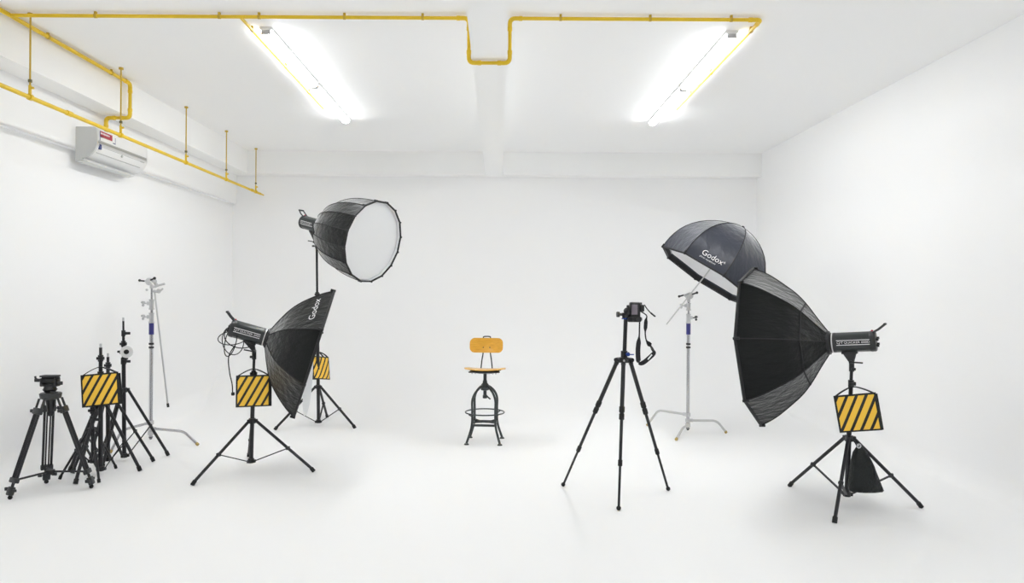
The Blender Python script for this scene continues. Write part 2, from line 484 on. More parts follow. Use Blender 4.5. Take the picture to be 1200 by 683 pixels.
def light_stand(label, base, top, collar, low, feet, secs, r=.016, group='black light stands', bt=.55, spigot=True):
    """base (x, y), top (x, y, z); secs: heights of the section joints, each with a knob"""
    bx, by = base; B = V((bx, by, low)); T = V(top)
    t = thing('light_stand', label, 'light stand', (bx, by, 0), group)
    def at(z): return B + (T-B)*((z-low)/(T.z-low))
    zs = [low] + list(secs) + [T.z]
    for i in range(len(zs)-1):
        ri = r*(1-.17*i)
        b = MB(); b.cyl(at(zs[i]-(.0 if i == 0 else .01)), at(zs[i+1]), ri, n=14)
        b.build('pole', M['black_tube'], t)
        if i:
            b = MB(); p = at(zs[i]); b.cyl(p-V((0, 0, .035)), p+V((0, 0, .015)), ri+.008, n=14)
            b.box(p+V((.014, -.004, -.010)), (.03, .022, .026), bev=.004)
            c = b.build('collar', M['black'], t)
            b = MB(); knob(b, p+V((.022, -.006, -.010)), V((1, -.35, .05)) if i % 2 else V((-1, -.4, 0))); b.build('knob', M['black'], c)
    if spigot:
        b = MB(); b.cyl(T, T+V((0, 0, .03)), r*.5, n=12); b.cyl(T+V((0, 0, .012)), T+V((0, 0, .018)), r*.42, n=12); b.build('spigot', M['satin'], t)
    C = at(collar)
    b = MB(); b.cyl(C-V((0, 0, .02)), C+V((0, 0, .02)), r+.010, n=16)
    for f in feet:
        d = (V((f[0], f[1], 0))-V((bx, by, 0))).normalized(); b.box(C+d*(r+.014), (.026, .026, .03), bev=.004)
    b.build('leg_collar', M['black'], t)
    b = MB(); b.cyl(B-V((0, 0, .015)), B+V((0, 0, .02)), r+.008, n=16)
    for f in feet:
        d = (V((f[0], f[1], 0))-V((bx, by, 0))).normalized(); b.box(B+d*(r+.010), (.022, .022, .024), bev=.003)
    b.build('brace_collar', M['black'], t)
    for f in feet:
        f = V((f[0], f[1], .012)); d = (V((f.x, f.y, 0))-V((bx, by, 0))).normalized()
        a = C + d*(r+.016)
        b = MB(); b.tube([a, f+(a-f)*.02], r*.72, 12); lg = b.build('leg', M['black_tube'], t)
        b = MB(); b.cyl(f+(a-f)*.05, f-V((0, 0, .008)), r*.95, n=12); b.build('rubber_foot', M['rubber'], lg)
        m_ = a + (f-a)*bt
        b = MB(); b.cyl(m_-d*.012, m_+d*.012, r*.98, n=12); b.build('rivet', M['dark_grey'], lg)
        b = MB(); b.ribbon([B+d*(r+.010), m_], .016, .008, d.cross(V((0, 0, 1)))); b.build('brace', M['black_tube'], t)
    return t

# ------------------------------------------------------------------ sandbags
def pouch_mesh(y0, t):
    """padded pouch, x in [-.125,.125], z in [-.29,-.05]"""
    b = MB(); nu, nv = 14, 12
    def side(s):
        g = []
        for j in range(nv+1):
            row = []
            for i in range(nu+1):
                u, v = 2*i/nu-1, 2*j/nv-1
                th = t*(1-u**6)*(1-abs(v)**5)*(1.0-.25*v) + .004
                row.append(b.v((u*.125*(1-.012*v*v), y0*(.95-.45*v) + s*th, -.17 + v*.12)))
            g.append(row)
        for j in range(nv):
            for i in range(nu): b.face([g[j][i], g[j][i+1], g[j+1][i+1], g[j+1][i]])
        return g
    A, Bg = side(-1), side(1)
    def edge(p, q):
        for i in range(len(p)-1): b.face([p[i], p[i+1], q[i+1], q[i]])
    edge(A[0], Bg[0]); edge(A[-1], Bg[-1])
    edge([r[0] for r in A], [r[0] for r in Bg]); edge([r[-1] for r in A], [r[-1] for r in Bg])
    return b
def sandbag(label, rot=(0, 0, 0), loc=(0, 0, 0), spread=.035, swap=None):
    t = thing('sandbag', label, 'sandbag', (0, 0, 0), 'striped sandbags hung on stands')
    for s in (-1, 1):
        p = pouch_mesh(s*spread, .013).build('pouch', M['stripe'], t)
        b = MB(); y = s*spread
        b.tube([(-.125, y*.5, -.05), (.125, y*.5, -.05), (.125, y*1.4, -.29), (-.125, y*1.4, -.29)], .0065, 8, closed=True)
        b.build('piping', M['bag'], p)
        b = MB(); b.ribbon(spline([(-.118, y*.5, -.052), (-.06, y*.4, -.018), (0, 0, .002), (.06, y*.4, -.018), (.118, y*.5, -.052)], 5), .022, .006, (0, 1, 0))
        b.build('strap', M['strap'], t)
        if s > 0: p.location = (.010, 0, -.013)
    t.rotation_euler = [math.radians(a) for a in rot]; t.location = V(loc)
    return t

# ------------------------------------------------------------------ flash heads and softboxes
def frame(n, toward):
    n = V(n).normalized(); u = V(toward); u = (u-n*u.dot(n)).normalized()
    upv = n.cross(u)
    if upv.z < 0: upv = -upv
    # keep u horizontal
    u = V((n.y, -n.x, 0)).normalized()
    if u.dot(V(toward)) < 0: u = -u
    upv = n.cross(u)
    if upv.z < 0: upv = -upv
    return n, u, upv

def flash_head(label, ring, n, toward, pole_top, tdir, length=.29, R=.064, handle_up=.075):
    """ring: centre of the front ring; n: beam direction; pole_top: the spigot it sits on"""
    n, u, w = frame(n, toward); O = V(ring)
    t = thing('flash_head', label, 'studio flash', V(pole_top), 'studio flash heads')
    fr = (O, n, u, w)
    b = MB(); pr = [(-.030, R*.96), (-.034, R), (-length+.035, R), (-length+.03, R*.97)]
    # slightly squarish housing
    rings = []
    for s, r in pr:
        rings.append([b.v(O+n*s+(u*math.cos(a)+w*math.sin(a))*r*(1+.05*math.cos(4*a+PI)**2)) for a in [2*PI*k/32 for k in range(32)]])
    b.ring_loft(rings); body = b.build('housing', M['strobe'], t)
    b = MB(); b.lathe([(-length+.038, R*1.05), (-length+.030, R*1.08), (-length+.006, R*1.06), (-length, R*.98), (-length-.001, R*.5)], 32, fr); b.build('rear_cap', M['dark_grey'], t)
    b = MB(); b.lathe([(-.040, R*1.03), (-.030, R*1.06), (-.012, R*1.04), (-.011, R*.9)], 32, fr); b.build('front_collar', M['dark_grey'], t)
    b = MB(); b.lathe([(-.020, R*1.0), (-.019, R*1.075), (-.012, R*1.075), (-.011, R*1.0)], 32, fr); b.build('bright_ring', M['satin'], t)
    b = MB(); b.lathe([(-.014, R*.98), (.0, R*1.12), (.012, R*1.12), (.014, R*.8)], 32, fr); b.build('speed_ring', M['black'], t)
    for s in (-1, 1):
        b = MB()
        for k in range(5): b.tube([O+n*(-.06-.0*k)+u*s*(R*.80)+w*(R*(.62-.06*k)), O+n*(-length+.05)+u*s*(R*.80)+w*(R*(.62-.06*k))], .0012, 6)
        b.build('cooling_fins', M['dark_grey'], body)
    # printed panel on the side that is seen
    x = n*tdir
    c = O + n*(-length*.52) + u*(R*1.035)
    Rm = Matrix((x, w, u)).transposed()
    b = MB(); b.box(c, (length*.74, R*.56, .006), rot=Rm, bev=.001); lp = b.build('label_panel', M['piping'], t)
    b = MB()
    for s in (-1, 1): b.box(c+u*.0035+w*s*R*.24, (length*.72, R*.07, .001), rot=Rm)
    c2 = c + u*.0042
    add_text(b, 'QT', R*.34, lambda a, d: c2 - x*(length*.28) + x*a + w*d, 1.3)
    add_text(b, 'QUICKER 600D', R*.31, lambda a, d: c2 + x*(length*.085) + x*a + w*d, 1.15)
    b.build('lettering', M['text'], lp)
    # handle at the rear top
    b = MB(); h0 = O+n*(-length+.015)+w*R*.92
    for s in (-1, 1):
        b.tube([h0+u*s*.035, h0+u*s*.035-n*.035+w*.02, h0+u*s*.030-n*handle_up+w*.052], .007, 8)
    b.tube([h0+u*.034-n*handle_up+w*.052, h0-u*.034-n*handle_up+w*.052], .009, 8)
    b.build('handle', M['dark_grey'], t)
    b = MB(); b.sphere(O+n*(-length+.02)+w*R*1.08+u*.012, .008); b.build('indicator', M['red'], t, 'red lamp')
    b = MB()
    for a, d in ((.02, -.03), (-.02, -.02), (.03, .012), (-.028, .02)): b.cyl(O-n*length+u*a+w*d, O-n*(length+.016)+u*a+w*d, .009, n=12)
    b.build('dial', M['black'], t)
    # yoke
    pt = V(pole_top); j = O + n*(-.115) - w*R*1.02
    b = MB()
    b.box(j-w*.006, (.10, .05, .016), rot=Matrix((n, u, w)).transposed(), bev=.003)
    q = pt + V((0, 0, .035))
    for s in (-1, 1):
        b.ring_loft([[b.v(j-w*.01+n*a+u*s*.024+u*d) for a, d in ((-.04, -.004), (.04, -.004), (.04, .004), (-.04, .004))],
                     [b.v(q+n*a+u*s*.020+u*d) for a, d in ((-.014, -.004), (.014, -.004), (.014, .004), (-.014, .004))]])
    b.build('yoke', M['black'], t)
    b = MB(); b.cyl(q+u*.045, q-u*.045, .013, n=12); b.cyl(pt-V((0, 0, .03)), q, .017, n=14); b.build('swivel', M['black'], t)
    b = MB(); b.tube([q+u*.045, q+u*.05-n*.03, q+u*.055-n*.075-w*.004], .0055, 8); knob(b, pt+u*.015-V((0, 0, .012)), u*.6-n*.5, .011, .025); b.build('lever', M['black'], t)
    return t

def superprof(L, R, r0, a, e, K=22):
    out = []
    for i in range(K+1):
        s = i/K
        out.append((L*s, r0+(R-r0)*(1-(1-s)**a)**e))
    return out
def interp(pts, K=24):
    out = []
    sp = spline([V((p[0], p[1], 0)) for p in pts], 6)
    return [(p.x, p.y) for p in sp]

def prof_at(pr, s):
    for i in range(len(pr)-1):
        if pr[i][0] <= s <= pr[i+1][0]:
            f = (s-pr[i][0])/max(1e-6, pr[i+1][0]-pr[i][0]); return pr[i][1]*(1-f)+pr[i+1][1]*f
    return pr[-1][1]

def softbox(name, label, apex, n, toward, prof, nseg, phase, cloth, cat, group=None, inset=.03, lining='silver_cloth', front='diffuser', seam_at=None, rim_r=.011, ring=True, rib_r=.0045, sag=.0, band=None):
    n, u, w = frame(n, toward); O = V(apex); fr = (O, n, u, w)
    L, R = prof[-1]
    t = thing(name, label, cat, O, group)
    def pt(s, r, a): return O+n*s+(u*math.cos(a)+w*math.sin(a))*r
    sub = 4
    def ringpts(b, s, r, dr):
        vs = []
        for k in range(nseg):
            a0, a1 = phase+2*PI*k/nseg, phase+2*PI*(k+1)/nseg
            p, q = pt(s, r+dr, a0), pt(s, r+dr, a1)
            for j in range(sub):
                f = j/sub
                m_ = p.lerp(q, f)
                c = O+n*s
                m_ = c+(m_-c)*(1-sag*4*f*(1-f)*min(1, s/(.3*L)))
                vs.append(b.v(m_))
        return vs
    b = MB()
    outer = [ringpts(b, s, r, 0) for s, r in prof]
    inner = [ringpts(b, s, r, -.004) for s, r in reversed(prof)]
    b.ring_loft(outer+inner, closed=True)
    shell = b.build('shell', cloth, t, ang=17)
    if lining:
        b = MB(); pp = [p for p in prof if p[0] <= L-(band or 0)]
        oo = [ringpts(b, s, r, -.0045) for s, r in pp]; ii = [ringpts(b, s, r, -.0075) for s, r in reversed(pp)]
        b.ring_loft(oo+ii, closed=True); b.build('lining', M[lining], shell, 'silver inner lining', ang=17)
    if band:
        b = MB(); pp = [(s_, prof_at(prof, s_)) for s_ in (L-band, L-band*.5, L-.001)]
        oo = [ringpts(b, s, r, -.0045) for s, r in pp]; ii = [ringpts(b, s, r, -.0085) for s, r in reversed(pp)]
        b.ring_loft(oo+ii, closed=True); b.build('inner_band', M['piping'], shell, 'black band inside the rim', ang=17)
    for k in range(nseg):
        a = phase+2*PI*k/nseg
        b = MB(); b.tube([pt(s, r+.001, a) for s, r in prof], rib_r, 6)
        e = pt(L, R, a)
        b.tube([pt(L-.03, R+.002, a), pt(L+.012, R+.003, a)], rib_r*2.2, 8)
        b.build('rib', M['piping'], t)
    b = MB(); b.tube([pt(L, R, phase+2*PI*k/nseg).lerp(pt(L, R, phase+2*PI*(k+1)/nseg), j/3) for k in range(nseg) for j in range(3)], rim_r, 8, closed=True)
    b.build('rim', M['piping'], t)
    if seam_at:
        rr = min(prof, key=lambda p: abs(p[0]/L-seam_at))
        b = MB(); b.tube([pt(rr[0], rr[1]+.002, phase+2*PI*k/nseg).lerp(pt(rr[0], rr[1]+.002, phase+2*PI*(k+1)/nseg), j/3) for k in range(nseg) for j in range(3)], .006, 6, closed=True)
        b.build('seam', M['piping'], t)
    if front:
        b = MB(); ri = prof_at(prof, L-inset)-.012
        rings = []
        for s, r in ((L-inset, ri), (L-inset+.004, ri*.7), (L-inset+.006, ri*.35)):
            rings.append(ringpts(b, s, r, 0))
        back = [ringpts(b, s-.004, r, 0) for s, r in ((L-inset+.006, ri*.35), (L-inset+.004, ri*.7), (L-inset, ri))]
        b.ring_loft(rings)
        b.build('diffuser', M[front], t)
    if ring:
        b = MB(); b.lathe([(-.012, prof[0][1]*.92), (-.010, prof[0][1]*1.06), (.02, prof[0][1]*1.10), (.022, prof[0][1]*.9)], 32, fr); b.build('mounting_ring', M['black'], t)
    return t, pt, (O, n, u, w)

# ---- big octabox set on the right
SX, SY = 2.420, 4.736
light_stand('black light stand with splayed legs carrying the big octagonal softbox and a black weight bag', (SX, SY), (2.450, 4.74, .955), .462, .075,
            [(2.211, 5.181), (2.903, 4.677), (2.146, 4.351)], (.70, .85), r=.0165)
n1 = V((-.827*.996, .562*.996, -.085)); ring1 = V((2.338, 4.812, 1.118))
flash_head('grey cylindrical flash head behind the big octagonal softbox', ring1, n1, (-.56, -.83, 0), (2.450, 4.74, .955), -1, length=.285, R=.066)
pr = interp([(0, .078), (.06, .17), (.125, .275), (.19, .36), (.27, .435), (.36, .51), (.43, .555), (.487, .584)])
softbox('octagonal_softbox', 'large black octagonal softbox seen from behind, grey top panel touching the umbrella outline', ring1+n1*.012, n1, (-.56, -.83, 0), pr, 8, math.radians(8),
        M['fabric'], 'softbox', 'softboxes', seam_at=.27, inset=.05, sag=.012)
sandbag('yellow and black striped sandbag hung just above the black weight bag', (0, -9.5, -26), P(999.5, 453.5, 4.655), spread=.03)

# ---- left softbox set
light_stand('black light stand with splayed legs carrying the angled softbox with a hanging power cord', (-2.006, 5.542), (-1.987, 5.542, .935), .406, .08,
            [(-2.289, 5.106), (-1.487, 5.516), (-2.20, 6.02)], (.60, .80), r=.0165)
tl = math.radians(17)
n2 = V((.971*math.cos(tl), .240*math.cos(tl), -math.sin(tl))); ring2 = V((-1.895, 5.57, 1.078))
flash_head('grey cylindrical flash head with a coiled cord hung on its handle', ring2, n2, (.24, -.97, 0), (-1.987, 5.542, .935), 1, length=.29, R=.068)
pr = interp([(0, .078), (.045, .185), (.10, .295), (.16, .378), (.23, .45), (.31, .518), (.385, .566)])
sb2, pt2, fr2 = softbox('octagonal_softbox', 'tilted black octagonal softbox, its rim edge-on, with a small white logo, over a striped sandbag', ring2+n2*.012, n2, (.24, -.97, 0), pr, 8, PI/8,
        M['fabric'], 'softbox', 'softboxes', inset=.03, sag=.012)
def panel_point(ptf, prf, L, a0, a1, cx, cs, off):
    """map text (x across the panel, y towards the apex) onto a flat panel between ribs a0, a1"""
    def fn(x, y):
        s = cs - y
        r = prof_at(prf, max(0, min(L, s)))+off
        p, q = ptf(s, r, a0), ptf(s, r, a1)
        wd = (q-p).length
        return p.lerp(q, .5 + (cx + x)/wd)
    return fn
b = MB()
add_text(b, 'Godox', .062, panel_point(pt2, pr, .385, PI/8, PI/8+PI/4, .02, .285, .006), 1.35)
b.build('logo', M['text'], sb2, 'small white printed logo')
b = MB()
b.ribbon(spline([P(366, 412, 5.28), P(362.5, 430, 5.27), P(361, 450, 5.27), P(359, 470, 5.27), P(357.5, 487, 5.27)], 4), [.02, .03, .04, .05, .055, .06, .06, .06, .06, .06, .06, .058, .055, .05, .04, .03, .02], .003, n2)
b.build('loose_flap', M['diffuser'], sb2, 'white cloth flap hanging from the rim')
sandbag('yellow and black striped sandbag under the flash head with the coiled cord', (0, 0, 18), P(297.0, 432.5, 5.47), spread=.03)
# cord: coil on the handle, tail with plug
cc = P(276, 399, 5.50)
t = thing('power_cord', 'black power cord coiled on the flash head handle, plug dangling above the floor', 'cord', P(273, 463, 5.5))
b = MB()
def loop(c, rx, rz, tilt, ph, tw, n=26):
    out = []
    for k in range(n+1):
        a = ph+2*PI*k/n
        x, z = rx*math.cos(a), rz*math.sin(a)
        ct, st_ = math.cos(tilt), math.sin(tilt)
        out.append(c + V((x*ct-z*st_, tw*math.sin(a+ph), x*st_+z*ct)))
    return out
pts = [P(274, 388, 5.5)]
pts += loop(cc+V((-.02, 0, .0)), .075, .115, .12, PI/2, .03)
pts += loop(cc+V((-.035, -.01, -.005)), .055, .125, -.25, PI/2, -.03)
pts += loop(cc+V((-.03, .01, .02)), .10, .055, .1, PI/2, .04)
pts += loop(cc+V((.04, .0, .03)), .12, .09, -.2, PI/2, .03)
b.tube(pts, .0042, 6); b.build('coil', M['rubber'], t)
b = MB(); b.tube(spline([P(275, 405, 5.5), P(268, 418, 5.5), P(269, 436, 5.5), P(272, 450, 5.5), P(272.5, 460, 5.5)], 6), .0045, 6); b.build('tail', M['rubber'], t)
b = MB(); b.box(P(273, 461.5, 5.5), (.024, .02, .026), bev=.004); b.build('plug', M['rubber'], t)

# ---- deep parabolic softbox at the back
light_stand('tall black light stand carrying the deep parabolic softbox', (-1.968, 7.468), (-2.000, 7.468, 1.965), .42, .04,
            [(-1.532, 7.295), (-2.351, 7.178), (-1.99, 7.93)], (1.02, 1.44), r=.0185)
n3 = V((.848, -.482, -.247)).normalized(); ring3 = V((-1.928, 7.432, 2.160))
flash_head('grey cylindrical flash head behind the deep parabolic softbox', ring3, n3, (-.483, -.852, 0), (-2.000, 7.468, 1.965), 1, length=.30, R=.070)
pr = interp([(0, .080), (.03, .155), (.09, .235), (.19, .310), (.32, .368), (.46, .405), (.60, .422), (.73, .428)])
sb3, pt3, fr3 = softbox('parabolic_softbox', 'deep black many-sided parabolic softbox with a round white front', ring3+n3*.012, n3, (-.483, -.852, 0), pr, 16, PI/16,
        M['fabric'], 'softbox', 'softboxes', inset=.035, rim_r=.010, sag=.0)
b = MB(); a = .12
b.tube(spline([pt3(.08, .235, a), pt3(.10, .275, a), pt3(.15, .300, a-.1), pt3(.20, .33, a-.25), pt3(.15, .31, a-.35), pt3(.11, .27, a-.3)], 5), .008, 8); b.build('pull_loop', M['piping'], sb3)
sandbag('yellow and black striped sandbag on the tall stand at the back, partly behind its pole', (0, 8, 60), P(373.5, 412.5, 7.56), spread=.06)

# ------------------------------------------------------------------ C-stands
def c_stand(name, label, base, low, legs, top, sections, tube_m, group, gobo):
    bx, by = base; t = thing(name, label, 'stand', (bx, by, 0), group)
    z = lambda h: V((bx, by, h))
    for attach, knee, foot in legs:
        pts = bend([V(attach), V(knee), V(foot)], .05, 6)
        b = MB(); b.tube(pts, .0125, 12); lg = b.build('leg', tube_m, t)
        f = V(foot); d = (V(knee)-f).normalized()
        b = MB(); b.cyl(f+d*.02, f-d*.004, .0145, n=12); b.build('foot_cap', M['copper'], lg)
        b = MB(); a = V(attach); b.cyl(V((bx, by, a.z-.018)), V((bx, by, a.z+.018)), .027, n=16); dd = (V(knee)-a).normalized(); b.cyl(V((bx, by, a.z))+dd*.01, a+dd*.03, .018, n=12)
        b.build('leg_hub', M['satin'], lg)
    b = MB(); b.cyl(z(low), z(sections['main']), .0165, n=18); b.build('pole', M['chrome'], t)
    b = MB(); b.cyl(z(sections['main']-.01), z(sections['mid']), .0125, n=16); b.build('pole', M['chrome'], t)
    b = MB(); b.cyl(z(sections['mid']-.01), z(top), .0095, n=16); b.build('pole', M['chrome'], t)
    for h in sections['bands']:
        b = MB(); b.cyl(z(h-.009), z(h+.009), .023, n=16); b.build('band', M['black'], t)
    b = MB(); b.cyl(z(low-.012), z(low+.012), .010, .020, n=14); b.build('bottom_plug', M['dark_grey'], t)
    h0, h1 = sections['sticker']
    b = MB(); b.cyl(z(h0), z(h1), .0225, n=18); b.build('sleeve', M['blue'], t, 'blue sleeve')
    for (a, c, sd) in sections['collars']:
        b = MB(); b.cyl(z(a), z(c), .0215, n=18); b.cyl(z(a), z(a+.014), .026, n=18); b.cyl(z(c-.012), z(c), .024, n=18)
        b.box(z((a+c)/2)+V((sd*.026, -.004, .01)), (.03, .026, .034), bev=.004); cl = b.build('collar', M['satin'], t)
        b = MB(); p = z((a+c)/2)+V((sd*.040, -.006, .01)); b.cyl(p, p+V((sd*.03, 0, 0)), .006, n=8)
        for k in range(3):
            a_ = 2*PI*k/3+.5; b.sphere(p+V((sd*.038, math.cos(a_)*.016, math.sin(a_)*.018)), .013, 10)
        b.build('tee_knob', M['satin'] if sd < 0 else M['dark_grey'], cl)
    g = z(top)
    b = MB()
    b.cyl(g-V((0, 0, .05)), g+V((0, 0, .02)), .017, n=14)
    b.cyl(g+V((0, -.045, .015)), g+V((0, .045, .015)), .030, n=18)
    b.cyl(g+V((0, -.052, .015)), g+V((0, -.04, .015)), .036, n=18)
    b.box(g+V((-.035, -.01, .02)), (.05, .022, .022), bev=.004)
    gh = b.build('grip_head', M['satin'], t)
    b = MB(); p = g+V((-.06, -.012, .02)); b.cyl(p, p+V((-.04, -.01, -.012 if gobo == 'up' else .004)), .008, n=8); b.sphere(p+V((-.045, -.01, -.012 if gobo == 'up' else .006)), .013)
    b.cyl(g+V((.02, -.06, .03)), g+V((.06, -.075, .045)), .008, n=8); b.sphere(g+V((.065, -.075, .047)), .014)
    b.build('tee_handle', M['dark_grey'], gh)
    return t, gh

# right C-stand (pale), holds the umbrella
cx, cy = 1.984, 7.15
csr, gr = c_stand('c_stand', 'silver c-stand holding the umbrella, behind the camera tripod', (cx, cy), .045,
    [((cx+.02, cy-.00, .135), (2.285, 7.145, .135), (2.384, 7.143, .012)),
     ((cx-.02, cy+.015, .195), (1.735, 7.415, .195), (1.640, 7.52, .012)),
     ((cx-.012, cy-.02, .088), (1.885, 6.98, .088), (1.769, 6.788, .012))],
    1.425, dict(main=1.04, mid=1.26, bands=(.90, .935), sticker=(1.035, 1.150), collars=((1.150, 1.250, 1), (1.285, 1.365, -1))), M['pale'], 'c-stands', 'up')
# left C-stand (chrome)
cx2, cy2 = -3.36, 6.60
csl, gl = c_stand('c_stand', 'chrome c-stand with a rod hanging from its grip head, beside the cluster of black stands', (cx2, cy2), .035,
    [((cx2+.02, cy2-.005, .125), (-2.985, 6.475, .125), (-2.828, 6.427, .012)),
     ((cx2-.005, cy2-.02, .185), (-3.432, 6.22, .185), (-3.465, 6.10, .012)),
     ((cx2-.012, cy2+.02, .085), (-3.46, 6.83, .085), (-3.50, 6.93, .012))],
    1.53, dict(main=1.12, mid=1.32, bands=(.91, .945), sticker=(1.035, 1.145), collars=((1.145, 1.245, -1), (1.275, 1.375, -1))), M['chrome'], 'c-stands', 'down')
t = thing('gobo_arm', 'thin metal rod hanging down from the grip head of the chrome c-stand', 'rod', P(197, 475, 6.5))
b = MB(); b.cyl(P(181, 340, 6.53), P(196.7, 474, 6.5), .0075, n=10); b.build('rod', M['satin'], t)
b = MB(); b.cyl(P(196.5, 472.5, 6.5), P(197.1, 477, 6.5), .011, n=10); b.build('end_tip', M['dark_grey'], t)
b = MB()
for (x, y, r_) in ((175, 331, .016), (178, 334, .014), (172, 339.5, .012), (180.5, 330.5, .012), (186, 341, .022), (183, 333, .016)):
    b.sphere(P(x, y, 6.52), r_, 10)
b.tube([P(181, 336, 6.5), P(187, 334, 6.5), P(193, 332.5, 6.5)], [.012, .009, .011], 8)
b.tube([P(180, 341, 6.5), P(186, 342, 6.48), P(191, 338, 6.48)], [.014, .014, .008], 8)
b.tube([P(181, 337, 6.5), P(176, 330, 6.5)], [.012, .009], 8)
b.build('arm_head', M['satin'], t)

# ---- umbrella
uc = P(830, 325, 7.06); w_ = V((.561, -.022, .828)).normalized(); dep = .62; UR = .565
pru = [(0, .012)] + [(dep*(1-tt), UR*(1-tt**2.4)**.66) for tt in [.985, .95, .9, .84, .77, .69, .6, .5, .4, .3, .2, .1, 0]]
um, ptu, fru = softbox('umbrella', 'blue-grey studio umbrella tilted open downwards on the silver c-stand', uc+w_*dep, -w_, (-.3, -.95, 0), pru, 8, math.radians(45.5),
       M['umbrella'], 'umbrella', None, front=None, ring=False, rim_r=.009, rib_r=.005, sag=.02, band=.045)
b = MB(); b.tube([P(781, 380, 7.06), uc+w_*(dep-.02)], .0065, 10); b.build('shaft', M['pale'], um, 'thin pale metal shaft')
b = MB(); b.lathe([(-.02, .004), (-.016, .014), (.0, .022), (.012, .02)], 16, fru); b.build('top_cap', M['piping'], um)
b = MB(); b.lathe([(dep-.26, .012), (dep-.25, .022), (dep-.22, .022), (dep-.21, .012)], 16, fru); b.build('runner', M['dark_grey'], um)
# lettering on the panel facing the camera
def umb_text(k, cxx, cs, off):
    a0 = math.radians(45.5)+2*PI*k/8
    return panel_point(ptu, pru, dep, a0+PI/4, a0, cxx, cs, off)
# choose the panel whose middle is nearest to the camera
best = min(range(8), key=lambda k: (ptu(dep*.8, UR, math.radians(45.5)+2*PI*(k+.5)/8)-V((0, 0, H))).length)
def flip(fn, sg): return lambda x, y: fn(sg*x, y)
a0 = math.radians(45.5)+2*PI*best/8; a1 = a0+PI/4
p0, p1 = ptu(dep, UR, a0), ptu(dep, UR, a1)
if p0.x/p0.y > p1.x/p1.y: a0, a1 = a1, a0       # a0 is the picture-left rib
fn = lambda x, y: panel_point(ptu, pru, dep, a0, a1, .03, dep-.100, .004)(x, y)
b = MB(); add_text(b, 'Godox', .080, fn, 1.0); b.build('logo', M['text'], um, 'white printed maker name')
fn2 = lambda x, y: panel_point(ptu, pru, dep, a0, a1, .005, dep-.054, .004)(x, y)
b = MB(); add_text(b, 'photo equipment', .026, fn2, .95)
fn3 = lambda x, y: panel_point(ptu, pru, dep, a0, a1, .155, dep-.110, .004)(x, y)
add_text(b, 'R', .03, fn3)
b.build('small_print', M['text'], um)

# ------------------------------------------------------------------ black weight bag on the right stand
wb = thing('weight_bag', 'soft black drawstring bag hung from the stand under the big octagonal softbox', 'bag', P(1012, 575, 4.66))
b = MB()
rows = [(523, 1004, 1010, .012), (530, 1000, 1016, .03), (540, 998, 1020, .045), (550, 996.5, 1025, .055), (560, 995.5, 1029, .06), (568, 994.5, 1032, .062), (573.5, 994.5, 1034.5, .056), (575.5, 996, 1033.5, .042)]
rings = []
for y, x0, x1, d in rows:
    ring_ = []
    for k in range(28):
        a = 2*PI*k/28
        c = (x0+x1)/2; hw = (x1-x0)/2
        fold = 1+.07*math.sin(5*a+y*.06)+.04*math.sin(9*a)
        p = P(c+hw*math.copysign(abs(math.cos(a))**.8, math.cos(a)), y+math.sin(a)*0, 4.66)
        p.y += d*math.copysign(abs(math.sin(a))**.8, math.sin(a))*fold
        ring_.append(b.v(p))
    rings.append(ring_)
b.ring_loft(rings); b.build('sack', M['bag'], wb, ang=80)
b = MB(); b.tube(spline([P(1005.5, 525, 4.66), P(1002.5, 519, 4.68), P(1000, 516, 4.71)], 5), .005, 8); b.build('cord', M['strap'], wb)
b = MB(); b.tube([P(1006.5, 522.5, 4.645)+V((math.cos(a)*.013, 0, math.sin(a)*.013)) for a in [2*PI*k/12 for k in range(12)]], .004, 8, closed=True); b.build('eyelet', M['satin'], wb)
b = MB(); b.ribbon(spline([P(1016, 532, 4.615), P(1024, 548, 4.60), P(1027, 562, 4.60), P(1030, 574, 4.615)], 5), .016, .004, (1, .3, 0)); b.build('webbing', M['strap'], wb)

# ------------------------------------------------------------------ cluster of stands on the left
light_stand('black light stand holding the striped sandbag beside the video tripod, its tip above the bag', (-3.145, 5.40), (-3.15, 5.40, 1.005), .56, .045,
            [(-2.89, 5.51), (-3.45, 5.50), (-3.17, 5.12)], (.80, .93), r=.0175)
light_stand('black light stand directly behind the one holding the sandbag, shorter tip beside it', (-3.27, 5.72), (-3.275, 5.72, .90), .58, .045,
            [(-2.935, 5.815), (-3.52, 5.90), (-3.38, 5.42)], (.74, .84), r=.0165)
light_stand('tallest black light stand of the cluster, with a round white reel clamped on its pole', (-3.21, 5.86), (-3.225, 5.86, 1.195), .604, .04,
            [(-2.915, 6.03), (-3.50, 6.02), (-3.22, 5.55)], (.86, 1.01, 1.10), r=.0165)
light_stand('shortest black light stand with knobs on its feet, in front of the striped sandbag stand', (-3.165, 5.33), (-3.172, 5.33, .575), .368, .125,
            [(-3.015, 5.158), (-3.126, 5.585), (-3.372, 5.25)], (.46, .53), r=.0125, bt=.42)
for f in ((-3.03, 5.175, .055), (-3.122, 5.562, .055)):
    pass
rl = thing('clamp_reel', 'round white disc with a black hub clamped to the tallest stand of the cluster', 'clamp', P(148.5, 413, 5.83))
c = P(148.5, 412.2, 5.815); dv = V((.25, -.97, .05)).normalized(); e1 = dv.orthogonal().normalized(); e2 = dv.cross(e1)
b = MB(); b.lathe([(-.006, .004), (-.006, .050), (.0, .052), (.006, .050), (.006, .004)], 32, (c, dv, e1, e2)); b.build('disc', M['white_plastic'], rl)
b = MB(); b.lathe([(-.012, .006), (-.012, .020), (.014, .020), (.014, .011), (.008, .009)], 24, (c, dv, e1, e2)); b.build('hub', M['rubber'], rl)
